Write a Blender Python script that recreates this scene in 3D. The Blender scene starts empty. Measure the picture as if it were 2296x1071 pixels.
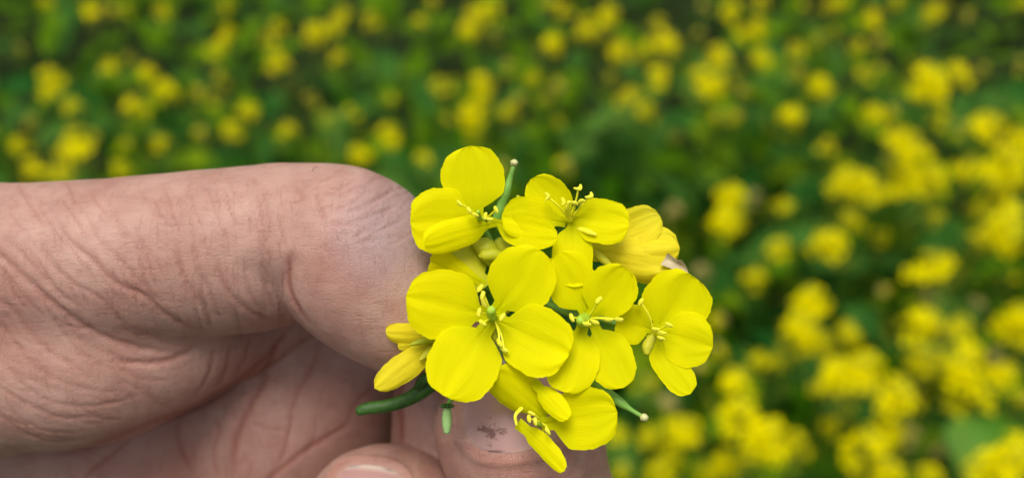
import bpy, math, random
import numpy as np
from mathutils import Vector, Matrix
from mathutils.bvhtree import BVHTree

random.seed(7)
rng = np.random.default_rng(7)
S = bpy.context.scene
COL = S.collection

# ------------------------------------------------------------------ camera, sky, sun, exposure
FPX = 1988.0                      # focal length in photo pixels (photo 2296 x 1071)
CAM = Vector((0.0, 0.0, 1.43))
CAM_TILT = math.radians(46)
cd = bpy.data.cameras.new("camera")
cam = bpy.data.objects.new("camera", cd)
COL.objects.link(cam)
cam.location = CAM
cam.rotation_euler = (CAM_TILT, 0, 0)
cd.sensor_width = 36
cd.lens = 36 * FPX / 2296
cd.clip_start = 0.005
cd.clip_end = 2000
cd.dof.use_dof = True
cd.dof.focus_distance = 0.0945
cd.dof.aperture_fstop = cd.lens / 2.3
S.camera = cam

SUN_EL, SUN_AZ = math.radians(82), math.radians(215)     # azimuth from +Y towards +X
w = bpy.data.worlds.new("World")
S.world = w
w.use_nodes = True
nt = w.node_tree
nt.nodes.clear()
sky = nt.nodes.new("ShaderNodeTexSky")
sky.sky_type = 'NISHITA'
sky.sun_disc = False
sky.sun_elevation = SUN_EL
sky.sun_rotation = SUN_AZ
sky.air_density = 1.0
sky.dust_density = 4.0
bg = nt.nodes.new("ShaderNodeBackground")
bg.inputs[1].default_value = 0.10
hs = nt.nodes.new("ShaderNodeHueSaturation")      # thin cloud whitens the sky
hs.inputs["Saturation"].default_value = 0.45
out = nt.nodes.new("ShaderNodeOutputWorld")
nt.links.new(sky.outputs[0], hs.inputs["Color"])
nt.links.new(hs.outputs[0], bg.inputs[0])
nt.links.new(bg.outputs[0], out.inputs[0])
sd = bpy.data.lights.new("sun", 'SUN')
sd.energy = 2.0
sd.angle = math.radians(28)
sd.color = (1.0, 0.96, 0.90)
sun = bpy.data.objects.new("sun", sd)
COL.objects.link(sun)
sdir = Vector((math.sin(SUN_AZ) * math.cos(SUN_EL), math.cos(SUN_AZ) * math.cos(SUN_EL), math.sin(SUN_EL)))
sun.rotation_euler = sdir.to_track_quat('Z', 'Y').to_euler()
sun.location = (0, 0, 5)
S.view_settings.view_transform = 'Standard'
S.view_settings.look = 'None'
S.view_settings.exposure = 0.70
S.view_settings.gamma = 1.0
S.view_settings.use_curve_mapping = False
S.render.engine = 'CYCLES'
S.cycles.use_denoising = True
S.cycles.max_bounces = 8
S.cycles.transmission_bounces = 4
S.cycles.diffuse_bounces = 4

RM = np.array(Matrix.Rotation(CAM_TILT, 3, 'X'))
CV = np.array(CAM)


def loc(px, py, D):
    """photo pixel at distance D (mm) -> camera frame in mm"""
    return np.array([(px - 1148) / FPX * D, -(py - 535.5) / FPX * D, -D], float)


def to_world(P):
    return np.asarray(P) @ RM.T * 0.001 + CV


def project(Wp):
    q = (np.asarray(Wp) - CV) @ RM
    return np.stack([1148 + FPX * q[..., 0] / -q[..., 2], 535.5 - FPX * q[..., 1] / -q[..., 2]], -1)


# ------------------------------------------------------------------ materials
def mat(name):
    m = bpy.data.materials.new(name)
    m.use_nodes = True
    n = m.node_tree.nodes
    n.clear()
    o = n.new("ShaderNodeOutputMaterial")
    return m, m.node_tree, o


def N(nt, t, **kw):
    n = nt.nodes.new(t)
    for k, v in kw.items():
        if k in n.inputs:
            n.inputs[k].default_value = v
        else:
            setattr(n, k, v)
    return n


def ramp(nt, fac, stops):
    r = nt.nodes.new("ShaderNodeValToRGB")
    e = r.color_ramp.elements
    while len(e) < len(stops):
        e.new(0.5)
    for i, (p, c) in enumerate(stops):
        e[i].position = p
        e[i].color = (*c, 1)
    nt.links.new(fac, r.inputs[0])
    return r


def mixc(nt, fac, a, b, blend='MIX'):
    m = nt.nodes.new("ShaderNodeMix")
    m.data_type = 'RGBA'
    m.blend_type = blend
    for s, v in ((m.inputs[0], fac), (m.inputs[6], a), (m.inputs[7], b)):
        if isinstance(v, (int, float)):
            s.default_value = v
        elif isinstance(v, tuple):
            s.default_value = (*v, 1)
        else:
            nt.links.new(v, s)
    return m.outputs[2]


def leafy(name, c1, c2, scale=60, rough=0.5, transl=0.35, tcol=None, vein=False, rand=0.0, bump=0.1, spec=0.3):
    """diffuse + translucent surface for petals and leaves"""
    m, nt, o = mat(name)
    tc = N(nt, "ShaderNodeTexCoord")
    nz = N(nt, "ShaderNodeTexNoise", Scale=scale, Detail=4.0)
    nt.links.new(tc.outputs["Object"], nz.inputs["Vector"])
    r = ramp(nt, nz.outputs[0], [(0.3, c1), (0.7, c2)])
    colr = r.outputs[0]
    h = nz.outputs[0]
    if vein:
        uv = N(nt, "ShaderNodeAttribute", attribute_name="puv")
        mp = N(nt, "ShaderNodeMapping")
        mp.inputs["Scale"].default_value = (2.2, 26, 1)
        nt.links.new(uv.outputs["Vector"], mp.inputs["Vector"])
        n2 = N(nt, "ShaderNodeTexNoise", Scale=1.0, Detail=3.0, Distortion=0.4)
        nt.links.new(mp.outputs[0], n2.inputs["Vector"])
        r2 = ramp(nt, n2.outputs[0], [(0.35, (0.86, 0.84, 0.8)), (0.6, (1, 1, 1))])
        colr = mixc(nt, vein if not isinstance(vein, bool) else 0.6, colr, r2.outputs[0], 'MULTIPLY')
        h = n2.outputs[0]
        # claw a little greener
        sx = N(nt, "ShaderNodeSeparateXYZ")
        nt.links.new(uv.outputs["Vector"], sx.inputs[0])
        r3 = ramp(nt, sx.outputs[0], [(0.0, (0.62, 0.72, 0.55)), (0.42, (1, 1, 1))])
        colr = mixc(nt, 0.8, colr, r3.outputs[0], 'MULTIPLY')
    if rand:
        oi = N(nt, "ShaderNodeObjectInfo")
        hsv = N(nt, "ShaderNodeHueSaturation")
        mr = N(nt, "ShaderNodeMapRange")
        mr.inputs[3].default_value = 1 - rand
        mr.inputs[4].default_value = 1 + rand
        nt.links.new(oi.outputs["Random"], mr.inputs[0])
        nt.links.new(mr.outputs[0], hsv.inputs["Value"])
        mr2 = N(nt, "ShaderNodeMapRange")
        mr2.inputs[3].default_value = 0.5 + rand * 0.07
        mr2.inputs[4].default_value = 0.5 - rand * 0.07
        nt.links.new(oi.outputs["Random"], mr2.inputs[0])
        nt.links.new(mr2.outputs[0], hsv.inputs["Hue"])
        nt.links.new(colr, hsv.inputs["Color"])
        colr = hsv.outputs[0]
    p = N(nt, "ShaderNodeBsdfPrincipled", Roughness=rough)
    p.inputs["Specular IOR Level"].default_value = spec
    nt.links.new(colr, p.inputs["Base Color"])
    b = N(nt, "ShaderNodeBump", Strength=bump * (2.5 if vein else 1), Distance=0.0002)
    nt.links.new(h, b.inputs["Height"])
    nt.links.new(b.outputs[0], p.inputs["Normal"])
    t = N(nt, "ShaderNodeBsdfTranslucent")
    if tcol:
        t.inputs[0].default_value = (*tcol, 1)
    else:
        nt.links.new(colr, t.inputs[0])
    mx = N(nt, "ShaderNodeMixShader", Fac=transl)
    nt.links.new(p.outputs[0], mx.inputs[1])
    nt.links.new(t.outputs[0], mx.inputs[2])
    nt.links.new(mx.outputs[0], o.inputs[0])
    return m


def solid(name, c1, c2, scale=900, rough=0.55, bump=0.2, spec=0.3, sss=0.0):
    m, nt, o = mat(name)
    tc = N(nt, "ShaderNodeTexCoord")
    nz = N(nt, "ShaderNodeTexNoise", Scale=scale, Detail=4.0)
    nt.links.new(tc.outputs["Object"], nz.inputs["Vector"])
    r = ramp(nt, nz.outputs[0], [(0.3, c1), (0.7, c2)])
    p = N(nt, "ShaderNodeBsdfPrincipled", Roughness=rough)
    p.inputs["Specular IOR Level"].default_value = spec
    nt.links.new(r.outputs[0], p.inputs["Base Color"])
    if sss:
        p.inputs["Subsurface Weight"].default_value = sss
        p.inputs["Subsurface Scale"].default_value = 0.0006
        p.inputs["Subsurface Radius"].default_value = (1, 0.9, 0.3)
    b = N(nt, "ShaderNodeBump", Strength=bump, Distance=0.0002)
    nt.links.new(nz.outputs[0], b.inputs["Height"])
    nt.links.new(b.outputs[0], p.inputs["Normal"])
    nt.links.new(p.outputs[0], o.inputs[0])
    return m


M = {}
M['petal'] = leafy("petal_yellow", (0.76, 0.71, 0.0), (0.805, 0.755, 0.0), 180, 0.7, 0.40, vein=0.2, spec=0.06)
M['petal_pale'] = leafy("petal_fading", (0.82, 0.69, 0.012), (0.86, 0.76, 0.03), 220, 0.6, 0.40, vein=0.8, bump=0.22, spec=0.15)
M['anther'] = solid("anther_cream", (0.74, 0.67, 0.008), (0.81, 0.75, 0.05), 2500, 0.8, 0.8, sss=0.3)
M['filament'] = solid("filament_yellow", (0.68, 0.66, 0.01), (0.76, 0.72, 0.03), 1200, 0.5, 0.1, sss=0.3)
M['pistil'] = solid("pistil_green", (0.26, 0.42, 0.02), (0.36, 0.52, 0.04), 900, 0.45, 0.1, sss=0.3)
M['stem'] = solid("stem_green", (0.018, 0.060, 0.006), (0.035, 0.095, 0.010), 1500, 0.55, 0.4)
M['pod'] = solid("pod_green", (0.10, 0.24, 0.03), (0.19, 0.36, 0.06), 700, 0.5, 0.2)
M['podpale'] = solid("pod_pale_green", (0.20, 0.36, 0.11), (0.30, 0.46, 0.16), 900, 0.6, 0.2)
M['stigma'] = solid("stigma_cream", (0.42, 0.42, 0.16), (0.55, 0.54, 0.24), 3000, 0.8, 0.8)
M['sepal'] = leafy("sepal_yellow_green", (0.50, 0.52, 0.02), (0.62, 0.58, 0.03), 300, 0.5, 0.3)
M['budm'] = leafy("bud_yellow_green", (0.36, 0.42, 0.015), (0.60, 0.54, 0.015), 160, 0.5, 0.2)
M['dry'] = solid("dry_petal_beige", (0.24, 0.19, 0.10), (0.48, 0.40, 0.25), 900, 0.9, 0.9)
M['fleaf'] = leafy("field_leaf", (0.018, 0.066, 0.002), (0.105, 0.215, 0.005), 25, 0.6, 0.35, tcol=(0.10, 0.22, 0.002), rand=0.45, spec=0.01)
M['fleaf2'] = leafy("field_leaf_bluish", (0.010, 0.050, 0.006), (0.048, 0.145, 0.020), 25, 0.6, 0.25, tcol=(0.06, 0.17, 0.004), rand=0.45, spec=0.02)
M['bright_leaf'] = leafy("bright_green_leaf", (0.06, 0.19, 0.006), (0.10, 0.25, 0.012), 15, 0.5, 0.4, tcol=(0.2, 0.42, 0.01))
M['fstem'] = solid("field_stem", (0.06, 0.14, 0.012), (0.12, 0.22, 0.02), 60, 0.6, 0.1, spec=0.1)
M['fpetal'] = leafy("field_petal", (0.80, 0.68, 0.0), (0.86, 0.78, 0.0), 60, 0.7, 0.38, spec=0.0)
M['fbud'] = leafy("field_bud", (0.26, 0.34, 0.02), (0.45, 0.42, 0.02), 90, 0.6, 0.2)
M['fspent'] = leafy("field_spent_petal", (0.42, 0.30, 0.10), (0.55, 0.42, 0.16), 90, 0.7, 0.3)
M['soil'] = solid("field_soil", (0.010, 0.018, 0.005), (0.022, 0.036, 0.008), 8, 0.95, 0.6, spec=0.05)

# skin --------------------------------------------------------------
m, nt, o = mat("skin")
tc = N(nt, "ShaderNodeTexCoord")
big = N(nt, "ShaderNodeTexNoise", Scale=120.0, Detail=3.0)
mid = N(nt, "ShaderNodeTexNoise", Scale=420.0, Detail=4.0)
for q in (big, mid):
    nt.links.new(tc.outputs["Object"], q.inputs["Vector"])
r1 = ramp(nt, big.outputs[0], [(0.3, (0.35, 0.190, 0.142)), (0.7, (0.445, 0.275, 0.215))])
r2 = ramp(nt, mid.outputs[0], [(0.32, (0.86, 0.80, 0.80)), (0.62, (1.0, 1.0, 1.0))])
c = mixc(nt, 0.7, r1.outputs[0], r2.outputs[0], 'MULTIPLY')
red = N(nt, "ShaderNodeAttribute", attribute_name="red")
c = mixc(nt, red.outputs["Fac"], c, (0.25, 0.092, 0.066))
mauve = N(nt, "ShaderNodeAttribute", attribute_name="mauve")
c = mixc(nt, mauve.outputs["Fac"], c, (0.29, 0.20, 0.195))
p = N(nt, "ShaderNodeBsdfPrincipled", Roughness=0.46)
p.inputs["Specular IOR Level"].default_value = 0.35
p.inputs["Subsurface Weight"].default_value = 0.35
p.inputs["Subsurface Scale"].default_value = 0.0012
p.inputs["Subsurface Radius"].default_value = (1.0, 0.35, 0.2)
nt.links.new(c, p.inputs["Base Color"])
# fine relief: stretched furrows across the thumb + tiny cells
mp = N(nt, "ShaderNodeMapping")
mp.inputs["Scale"].default_value = (1.0, 0.28, 0.28)
mp.inputs["Rotation"].default_value = (0, 0, 0.25)
nt.links.new(tc.outputs["Object"], mp.inputs["Vector"])
fur = N(nt, "ShaderNodeTexNoise", Scale=1500.0, Detail=5.0, Roughness=0.6, Distortion=0.6)
nt.links.new(mp.outputs[0], fur.inputs["Vector"])
mp2 = N(nt, "ShaderNodeMapping")
mp2.inputs["Scale"].default_value = (0.25, 1.0, 1.0)
mp2.inputs["Rotation"].default_value = (0.5, 0.6, -0.5)
nt.links.new(tc.outputs["Object"], mp2.inputs["Vector"])
fur2 = N(nt, "ShaderNodeTexNoise", Scale=1700.0, Detail=4.0, Roughness=0.6, Distortion=0.5)
nt.links.new(mp2.outputs[0], fur2.inputs["Vector"])
fmin = N(nt, "ShaderNodeMath", operation='MINIMUM')
nt.links.new(fur.outputs[0], fmin.inputs[0])
nt.links.new(fur2.outputs[0], fmin.inputs[1])
frp = ramp(nt, fmin.outputs[0], [(0.33, (0.74, 0.66, 0.64)), (0.47, (1, 1, 1))])
c = mixc(nt, 0.48, c, frp.outputs[0], 'MULTIPLY')
nt.links.new(c, p.inputs["Base Color"])
vor = N(nt, "ShaderNodeTexVoronoi", Scale=2600.0)
vor.feature = 'DISTANCE_TO_EDGE'
nt.links.new(tc.outputs["Object"], vor.inputs["Vector"])
vr = ramp(nt, vor.outputs["Distance"], [(0.0, (0, 0, 0)), (0.12, (1, 1, 1))])
hm = N(nt, "ShaderNodeMath", operation='MULTIPLY_ADD')
nt.links.new(vr.outputs[0], hm.inputs[0])
hm.inputs[1].default_value = 0.2
nt.links.new(fmin.outputs[0], hm.inputs[2])
b = N(nt, "ShaderNodeBump", Strength=0.6, Distance=0.0002)
nt.links.new(hm.outputs[0], b.inputs["Height"])
nt.links.new(b.outputs[0], p.inputs["Normal"])
nt.links.new(p.outputs[0], o.inputs[0])
M['skin'] = m


def nail_mat(name, spot=None):
    m, nt, o = mat(name)
    uv = N(nt, "ShaderNodeAttribute", attribute_name="puv")
    sx = N(nt, "ShaderNodeSeparateXYZ")
    nt.links.new(uv.outputs["Vector"], sx.inputs[0])
    r = ramp(nt, sx.outputs[0], [(0.0, (0.40, 0.24, 0.21)), (0.45, (0.37, 0.205, 0.185)), (0.86, (0.38, 0.215, 0.19)), (0.95, (0.54, 0.44, 0.37))])
    c = r.outputs[0]
    if spot:                                           # a dark stain in the plate
        nz = N(nt, "ShaderNodeTexNoise", Scale=9.0, Detail=5.0, Roughness=0.75)
        nt.links.new(uv.outputs["Vector"], nz.inputs["Vector"])
        vm = N(nt, "ShaderNodeVectorMath", operation='DISTANCE')
        nt.links.new(uv.outputs["Vector"], vm.inputs[0])
        vm.inputs[1].default_value = (*spot, 0)
        ad = N(nt, "ShaderNodeMath", operation='MULTIPLY_ADD')
        nt.links.new(nz.outputs[0], ad.inputs[0])
        ad.inputs[1].default_value = 0.8
        nt.links.new(vm.outputs["Value"], ad.inputs[2])
        rs = ramp(nt, ad.outputs[0], [(0.42, (1, 1, 1)), (0.50, (0, 0, 0))])
        c = mixc(nt, rs.outputs[0], c, (0.16, 0.075, 0.06))
    p = N(nt, "ShaderNodeBsdfPrincipled", Roughness=0.33)
    p.inputs["Specular IOR Level"].default_value = 0.45
    p.inputs["Subsurface Weight"].default_value = 0.3
    p.inputs["Subsurface Scale"].default_value = 0.001
    nt.links.new(c, p.inputs["Base Color"])
    mp = N(nt, "ShaderNodeMapping")
    mp.inputs["Scale"].default_value = (0.6, 14, 1)
    nt.links.new(uv.outputs["Vector"], mp.inputs["Vector"])
    n2 = N(nt, "ShaderNodeTexNoise", Scale=2.0, Detail=3.0)
    nt.links.new(mp.outputs[0], n2.inputs["Vector"])
    b = N(nt, "ShaderNodeBump", Strength=0.25, Distance=0.0001)
    nt.links.new(n2.outputs[0], b.inputs["Height"])
    nt.links.new(b.outputs[0], p.inputs["Normal"])
    nt.links.new(p.outputs[0], o.inputs[0])
    return m


M['nail_stained'] = nail_mat("nail_stained", (0.27, 0.24))
M['nail'] = nail_mat("nail_clear")
M['hair'] = solid("hair_dark", (0.03, 0.018, 0.012), (0.05, 0.03, 0.02), 500, 0.5, 0)


# ------------------------------------------------------------------ object helpers
class MB:
    def __init__(s):
        s.v, s.f, s.mi, s.uv = [], [], [], []
        s.n = 0

    def add(s, V, F, mi=0, uv=None):
        V = np.asarray(V, float)
        s.v.append(V)
        s.uv.append(np.zeros((len(V), 3)) if uv is None else np.asarray(uv, float))
        s.f += [tuple(i + s.n for i in f) for f in F]
        s.mi += [mi] * len(F)
        s.n += len(V)

    def mesh(s, name, mats, smooth=True, origin=None):
        me = bpy.data.meshes.new(name)
        V = np.concatenate(s.v)
        if origin is not None:
            V = V - np.asarray(origin)
        me.from_pydata(V.tolist(), [], s.f)
        for mm in mats:
            me.materials.append(mm)
        me.polygons.foreach_set("material_index", s.mi)
        me.polygons.foreach_set("use_smooth", [smooth] * len(s.f))
        at = me.attributes.new("puv", 'FLOAT_VECTOR', 'POINT')
        at.data.foreach_set("vector", np.concatenate(s.uv).astype(np.float32).ravel())
        me.update()
        return me


def link(name, me, parent=None):
    ob = bpy.data.objects.new(name, me)
    COL.objects.link(ob)
    if parent is not None:
        ob.parent = parent
    return ob


def tag(ob, label=None, cat=None, group=None, kind=None):
    for k, v in (("label", label), ("category", cat), ("group", group), ("kind", kind)):
        if v:
            ob[k] = v


def grid_faces(nu, nv, closed=False):
    F = []
    for i in range(nu - 1):
        for j in range(nv if closed else nv - 1):
            a, b2 = i * nv + j, i * nv + (j + 1) % nv
            F.append((a, b2, b2 + nv, a + nv))
    return F


def catmull(P, n):
    P = np.asarray(P, float)
    Q = np.vstack([2 * P[0] - P[1], P, 2 * P[-1] - P[-2]])
    o = []
    for i in range(len(P) - 1):
        p0, p1, p2, p3 = Q[i:i + 4]
        for t in np.linspace(0, 1, n, endpoint=False):
            o.append(0.5 * ((2 * p1) + (p2 - p0) * t + (2 * p0 - 5 * p1 + 4 * p2 - p3) * t * t + (3 * p1 - p0 - 3 * p2 + p3) * t ** 3))
    o.append(P[-1])
    return np.array(o)


def tube(mb, P, R, ns=8, mi=0, per=4, smooth_path=True):
    """tapered tube with rounded ends through points P with radii R"""
    A = np.column_stack([np.asarray(P, float), np.asarray(R, float)])
    A = catmull(A, per) if smooth_path and len(A) > 2 else A
    d0, d1 = A[0, :3] - A[1, :3], A[-1, :3] - A[-2, :3]
    d0 /= np.linalg.norm(d0) + 1e-12
    d1 /= np.linalg.norm(d1) + 1e-12
    r0, r1 = A[0, 3], A[-1, 3]
    pre = [np.append(A[0, :3] + d0 * r0 * k, r0 * q) for k, q in ((0.6, 0.02), (0.45, 0.6), (0.2, 0.9))]
    post = [np.append(A[-1, :3] + d1 * r1 * k, r1 * q) for k, q in ((0.2, 0.9), (0.45, 0.6), (0.6, 0.02))]
    A = np.vstack([pre, A, post])
    T = np.gradient(A[:, :3], axis=0)
    T /= np.linalg.norm(T, axis=1)[:, None] + 1e-12
    ref = np.array([0.3, 0.2, 0.93])
    if abs(T[0] @ ref) > 0.9:
        ref = np.array([1.0, 0.1, 0])
    V = []
    u = np.cross(T[0], ref)
    for i in range(len(A)):
        u = u - T[i] * (u @ T[i])
        u /= np.linalg.norm(u) + 1e-12
        v = np.cross(T[i], u)
        for k in range(ns):
            a = 2 * math.pi * k / ns
            V.append(A[i, :3] + A[i, 3] * (math.cos(a) * u + math.sin(a) * v))
    F = grid_faces(len(A), ns, True)
    L = len(A) * ns
    F.append(tuple(range(ns - 1, -1, -1)))
    F.append(tuple(range(L - ns, L)))
    mb.add(V, F, mi)


# ------------------------------------------------------------------ ground
mb = MB()
n = 41
gx = np.sign(np.linspace(-1, 1, n)) * np.abs(np.linspace(-1, 1, n)) ** 4 * 600
V = [(x, y, 0.02 * math.sin(x * 3.1) * math.cos(y * 2.7) - (0.1 if abs(x) + abs(y) > 6 else 0)) for y in gx for x in gx]
mb.add(V, grid_faces(n, n))
g = link("ground", mb.mesh("ground", [M['soil']]))
tag(g, kind='structure')


# ------------------------------------------------------------------ field of mustard
def leaf_mesh(name, mats, L=0.12, W=0.05, droop=0.35, lobes=3, nu=9):
    """leaf along +X from its petiole, drooping, wavy edge, midrib fold"""
    mb = MB()
    V = []
    for i in range(nu):
        u = i / (nu - 1)
        if u < 0.2:
            wv = 0.06
        else:
            t = (u - 0.2) / 0.8
            wv = math.sin(math.pi * min(1, t ** 0.8)) ** 0.7 * (1 + 0.22 * math.sin(t * lobes * 6.3)) + 0.02
        x, z = L * u, L * (0.25 * u - droop * u * u)
        for j in (-1, -0.5, 0, 0.5, 1):
            V.append((x, wv * W * 0.5 * j, z + abs(j) * wv * W * 0.22 + 0.08 * W * math.sin(u * 11 + j * 2) * abs(j)))
    mb.add(V, grid_faces(nu, 5))
    return mb.mesh(name, mats)


leaf_meshes = [leaf_mesh("leaf", [M['fleaf']], 0.11, 0.045, 0.35), leaf_mesh("leaf", [M['fleaf2']], 0.14, 0.07, 0.45, 2),
               leaf_mesh("leaf", [M['fleaf']], 0.09, 0.025, 0.1, 1), leaf_mesh("leaf", [M['fleaf2']], 0.16, 0.08, 0.6, 4),
               leaf_mesh("leaf", [M['fleaf']], 0.13, 0.06, 0.2, 3)]
bright_leaf = leaf_mesh("leaf", [M['bright_leaf']], 0.13, 0.075, 0.25, 1)


def small_flower(mb, c, nrm, s, mi, rs):
    nrm = Vector(nrm).normalized()
    a = nrm.orthogonal().normalized()
    a.rotate(Matrix.Rotation(rs.random() * 3, 3, nrm))
    for k in range(4):
        d = a.copy()
        d.rotate(Matrix.Rotation(k * math.pi / 2 + rs.uniform(-.15, .15), 3, nrm))
        e = nrm.cross(d)
        up = rs.uniform(0.1, 0.5)
        P = [Vector(c)]
        for u, wv in ((0.35, 0.12), (0.62, 0.36), (0.85, 0.38), (1.0, 0.2)):
            q = Vector(c) + d * (u * s) + nrm * (up * s * u * (1.1 - 0.5 * u))
            P += [q - e * wv * s, q + e * wv * s]
        F = [(0, 1, 2), (1, 3, 4, 2), (3, 5, 6, 4), (5, 7, 8, 6)]
        mb.add([tuple(p) for p in P], F, mi)


def blobby(mb, c, r, L, d, mi):
    d = Vector(d).normalized()
    c = Vector(c)
    tube(mb, [tuple(c), tuple(c + d * L * 0.5), tuple(c + d * L)], [r * 0.6, r, r * 0.35], 5, mi, 1, False)


def head_mesh(seed, nf, spent=0, R=0.0125):
    rs = random.Random(seed)
    mb = MB()
    for k in range(nf):
        th = k * 2.4 + rs.uniform(-.3, .3)
        ph = math.radians(rs.uniform(18, 68) if k > 1 else rs.uniform(5, 25))
        d = (math.sin(ph) * math.cos(th), math.sin(ph) * math.sin(th), math.cos(ph))
        q = rs.uniform(.7, 1.55)
        c = [d[0] * R * q, d[1] * R * q, d[2] * R * 0.8 - rs.uniform(0, .018) * (k > 2)]
        small_flower(mb, c, d, rs.uniform(0.0065, 0.0085), 2 if k < spent else 0, rs)
        tube(mb, [(0, 0, -0.018), (c[0] * .5, c[1] * .5, -0.006), tuple(c)], [0.0006] * 3, 4, 1, 1, False)
    for k in range(8):
        th = k * 2.4
        blobby(mb, (0.003 * math.cos(th), 0.003 * math.sin(th), R * 0.75), 0.0014, 0.005, (math.cos(th) * .5, math.sin(th) * .5, 1), 1)
    for k in range(3 + spent):
        th, z = rs.random() * 6.3, -0.02 - 0.012 * k
        tube(mb, [(0, 0, z), (0.012 * math.cos(th), 0.012 * math.sin(th), z + 0.006), (0.026 * math.cos(th), 0.026 * math.sin(th), z + 0.022)],
             [0.0005, 0.0011, 0.0004], 4, 1, 2)
    return mb.mesh("flower_head", [M['fpetal'], M['fbud'], M['fspent']])


heads_full = [head_mesh(i, 13) for i in range(4)]
heads_mid = [head_mesh(10 + i, 8) for i in range(4)]
heads_thin = [head_mesh(20 + i, 5, 1) for i in range(4)]
heads_spent = [head_mesh(30 + i, 5, 5) for i in range(3)]

# where the photograph shows blurred flower heads: x, y (photo px), strength (1 = big and near, 0.2 = small, low in the crop), 9 = spent
BL = """104,6,.6 204,18,.8 251,24,.4 286,20,.4 364,25,.6 506,14,.6 510,74,.7 494,106,.7 467,121,.5 112,180,1 247,153,.7 329,165,.8
372,200,.8 298,237,.8 329,247,.5 157,239,.7 443,208,.5 498,176,.5 478,220,.5 557,251,.7 518,294,.7 451,298,.45 47,325,.7 176,314,1
157,337,.9 74,376,.8 114,392,.6 141,388,.6 357,322,.6 270,380,.6 70,274,.35 43,110,.2 290,133,.4 282,325,.3 624,59,.6 604,90,.7
621,137,.9 706,74,.9 757,51,.6 769,31,.7 745,63,.6 755,129,.6 831,47,.65 941,51,.55 1047,67,.9 1059,27,.8 1102,24,.8 1086,35,.6
1106,78,.35 698,223,.5 645,292,.6 737,270,.4 788,251,.45 871,300,.8 804,345,.8 949,357,.6 984,192,.7 1016,188,.35 1078,188,.9
1055,255,.95 1055,290,.8 1086,223,.6 1141,251,.6 1165,227,.5 1000,270,.35 874,223,.3 1137,149,.35 1192,176,.6 1129,376,.5 969,4,.5
1235,8,.6 1263,24,.7 1239,98,1 1318,51,.7 1365,33,.95 1306,71,.65 1333,74,.6 1388,110,.8 1384,129,.7 1424,122,.6 1478,55,.7
1494,98,.85 1459,102,.7 1478,169,.85 1396,223,.7 1447,247,.7 1416,212,.6 1365,180,.35 1251,192,.5 1223,220,.5 1639,24,.8 1706,8,.65
1698,63,.9 1670,78,.7 1706,129,.75 1608,125,1 1569,172,.75 1604,192,1 1651,172,.4 1670,208,.45 1604,267,.5 1647,263,.5 1776,259,1
1784,114,.7 1514,310,.35 1553,282,.35 1263,372,.5 1576,16,.35 1569,78,.35 1251,274,.25 1788,165,.4 1880,8,.8 1957,41,.95 2088,33,.9
2108,16,.7 1833,88,.5 1868,74,.45 1923,106,.55 1935,165,.65 1970,157,.4 1837,192,.8 2076,172,1.2 2100,196,1.2 2068,208,.9 2143,165,1
1959,255,.75 1998,255,.5 2108,267,.75 2151,290,.4 1853,329,.55 2033,321,1.1 2053,349,1.1 2017,310,.9 2002,376,.6 2029,396,.9
1896,396,.9 1927,404,.85 2092,388,.8 2221,286,1.2 2206,274,.9 2170,384,.75 2182,365,.6 2280,321,1.2 2249,368,1.2 2269,392,1
2288,353,.9 2167,35,.4 2288,145,.4 2198,157,.4 2010,4,.6 2292,4,.7 1857,16,.6 1802,4,.4 1974,94,.4 1637,436,.85 1644,449,.8
1621,495,.95 1758,465,.6 1745,557,.7 1856,544,1 1886,413,.9 1955,429,1 1938,410,.9 1909,495,.8 1977,531,.55 1938,577,.35
1693,622,.55 1820,671,.95 1804,684,.8 1984,655,.4 1899,737,.5 1788,734,.95 1510,472,9 1575,609,9 1605,720,.5 1690,442,9
2025,416,.9 2090,407,.9 2087,426,.6 2247,413,1 2234,446,.9 2097,488,.6 2103,498,.5 2198,472,.7 2247,508,1.2 2263,482,1
2208,531,.9 2263,554,.7 2083,599,1.1 2110,593,.9 2152,596,.4 2244,603,.45 2263,612,.4 2070,724,1 2152,730,.75 2286,714,1
2290,735,1 2083,668,9 2185,684,9 2038,514,.35 2172,567,.35 1817,757,.8 1781,777,.7 1699,806,.6 1739,816,.55 1650,861,.9
1657,930,.95 1451,861,.45 1719,969,1 1726,1005,1 1706,999,.9 1781,992,.65 1543,966,.85 1516,960,.7 1458,979,.6 1382,973,.55
1641,1035,.75 1510,1025,.55 1480,1061,.7 1588,1064,.6 1569,822,.4 1497,904,9 1608,786,.4 1392,1058,.4 1621,1051,.6 1829,767,.7
1904,750,.6 1874,832,.95 1865,852,.8 1927,839,1 1943,819,.9 1888,884,.5 2116,757,.5 2057,809,.7 2090,799,.65 2071,826,.6
2169,793,.95 2162,832,1.1 2172,878,1 2250,839,.8 2234,799,9 2005,875,1 2012,897,1 2057,897,.5 1868,963,.6 1989,960,.95
1972,976,.8 1943,1005,.95 1989,1005,.4 2038,976,9 2106,1015,9 1992,1061,.8 1966,1061,.8 2084,1067,.6 2270,1038,1.2 2231,1058,1.1
2280,1015,1 2204,1064,.9 2293,894,.5"""
rf = random.Random(3)
HEADS = []
for tkn in BL.split():
    x, y, s = (float(q) for q in tkn.split(","))
    spent = s == 9
    if spent:
        s = 0.45
    h = 0.68 + (s - 0.6) * 0.26 + rf.uniform(-.02, .02)
    d = RM @ np.array([(x - 1148) / FPX, -(y - 535.5) / FPX, -1.0])
    t = (h - CV[2]) / d[2]
    HEADS.append([CV + d * t, s, spent, x, y])
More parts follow.
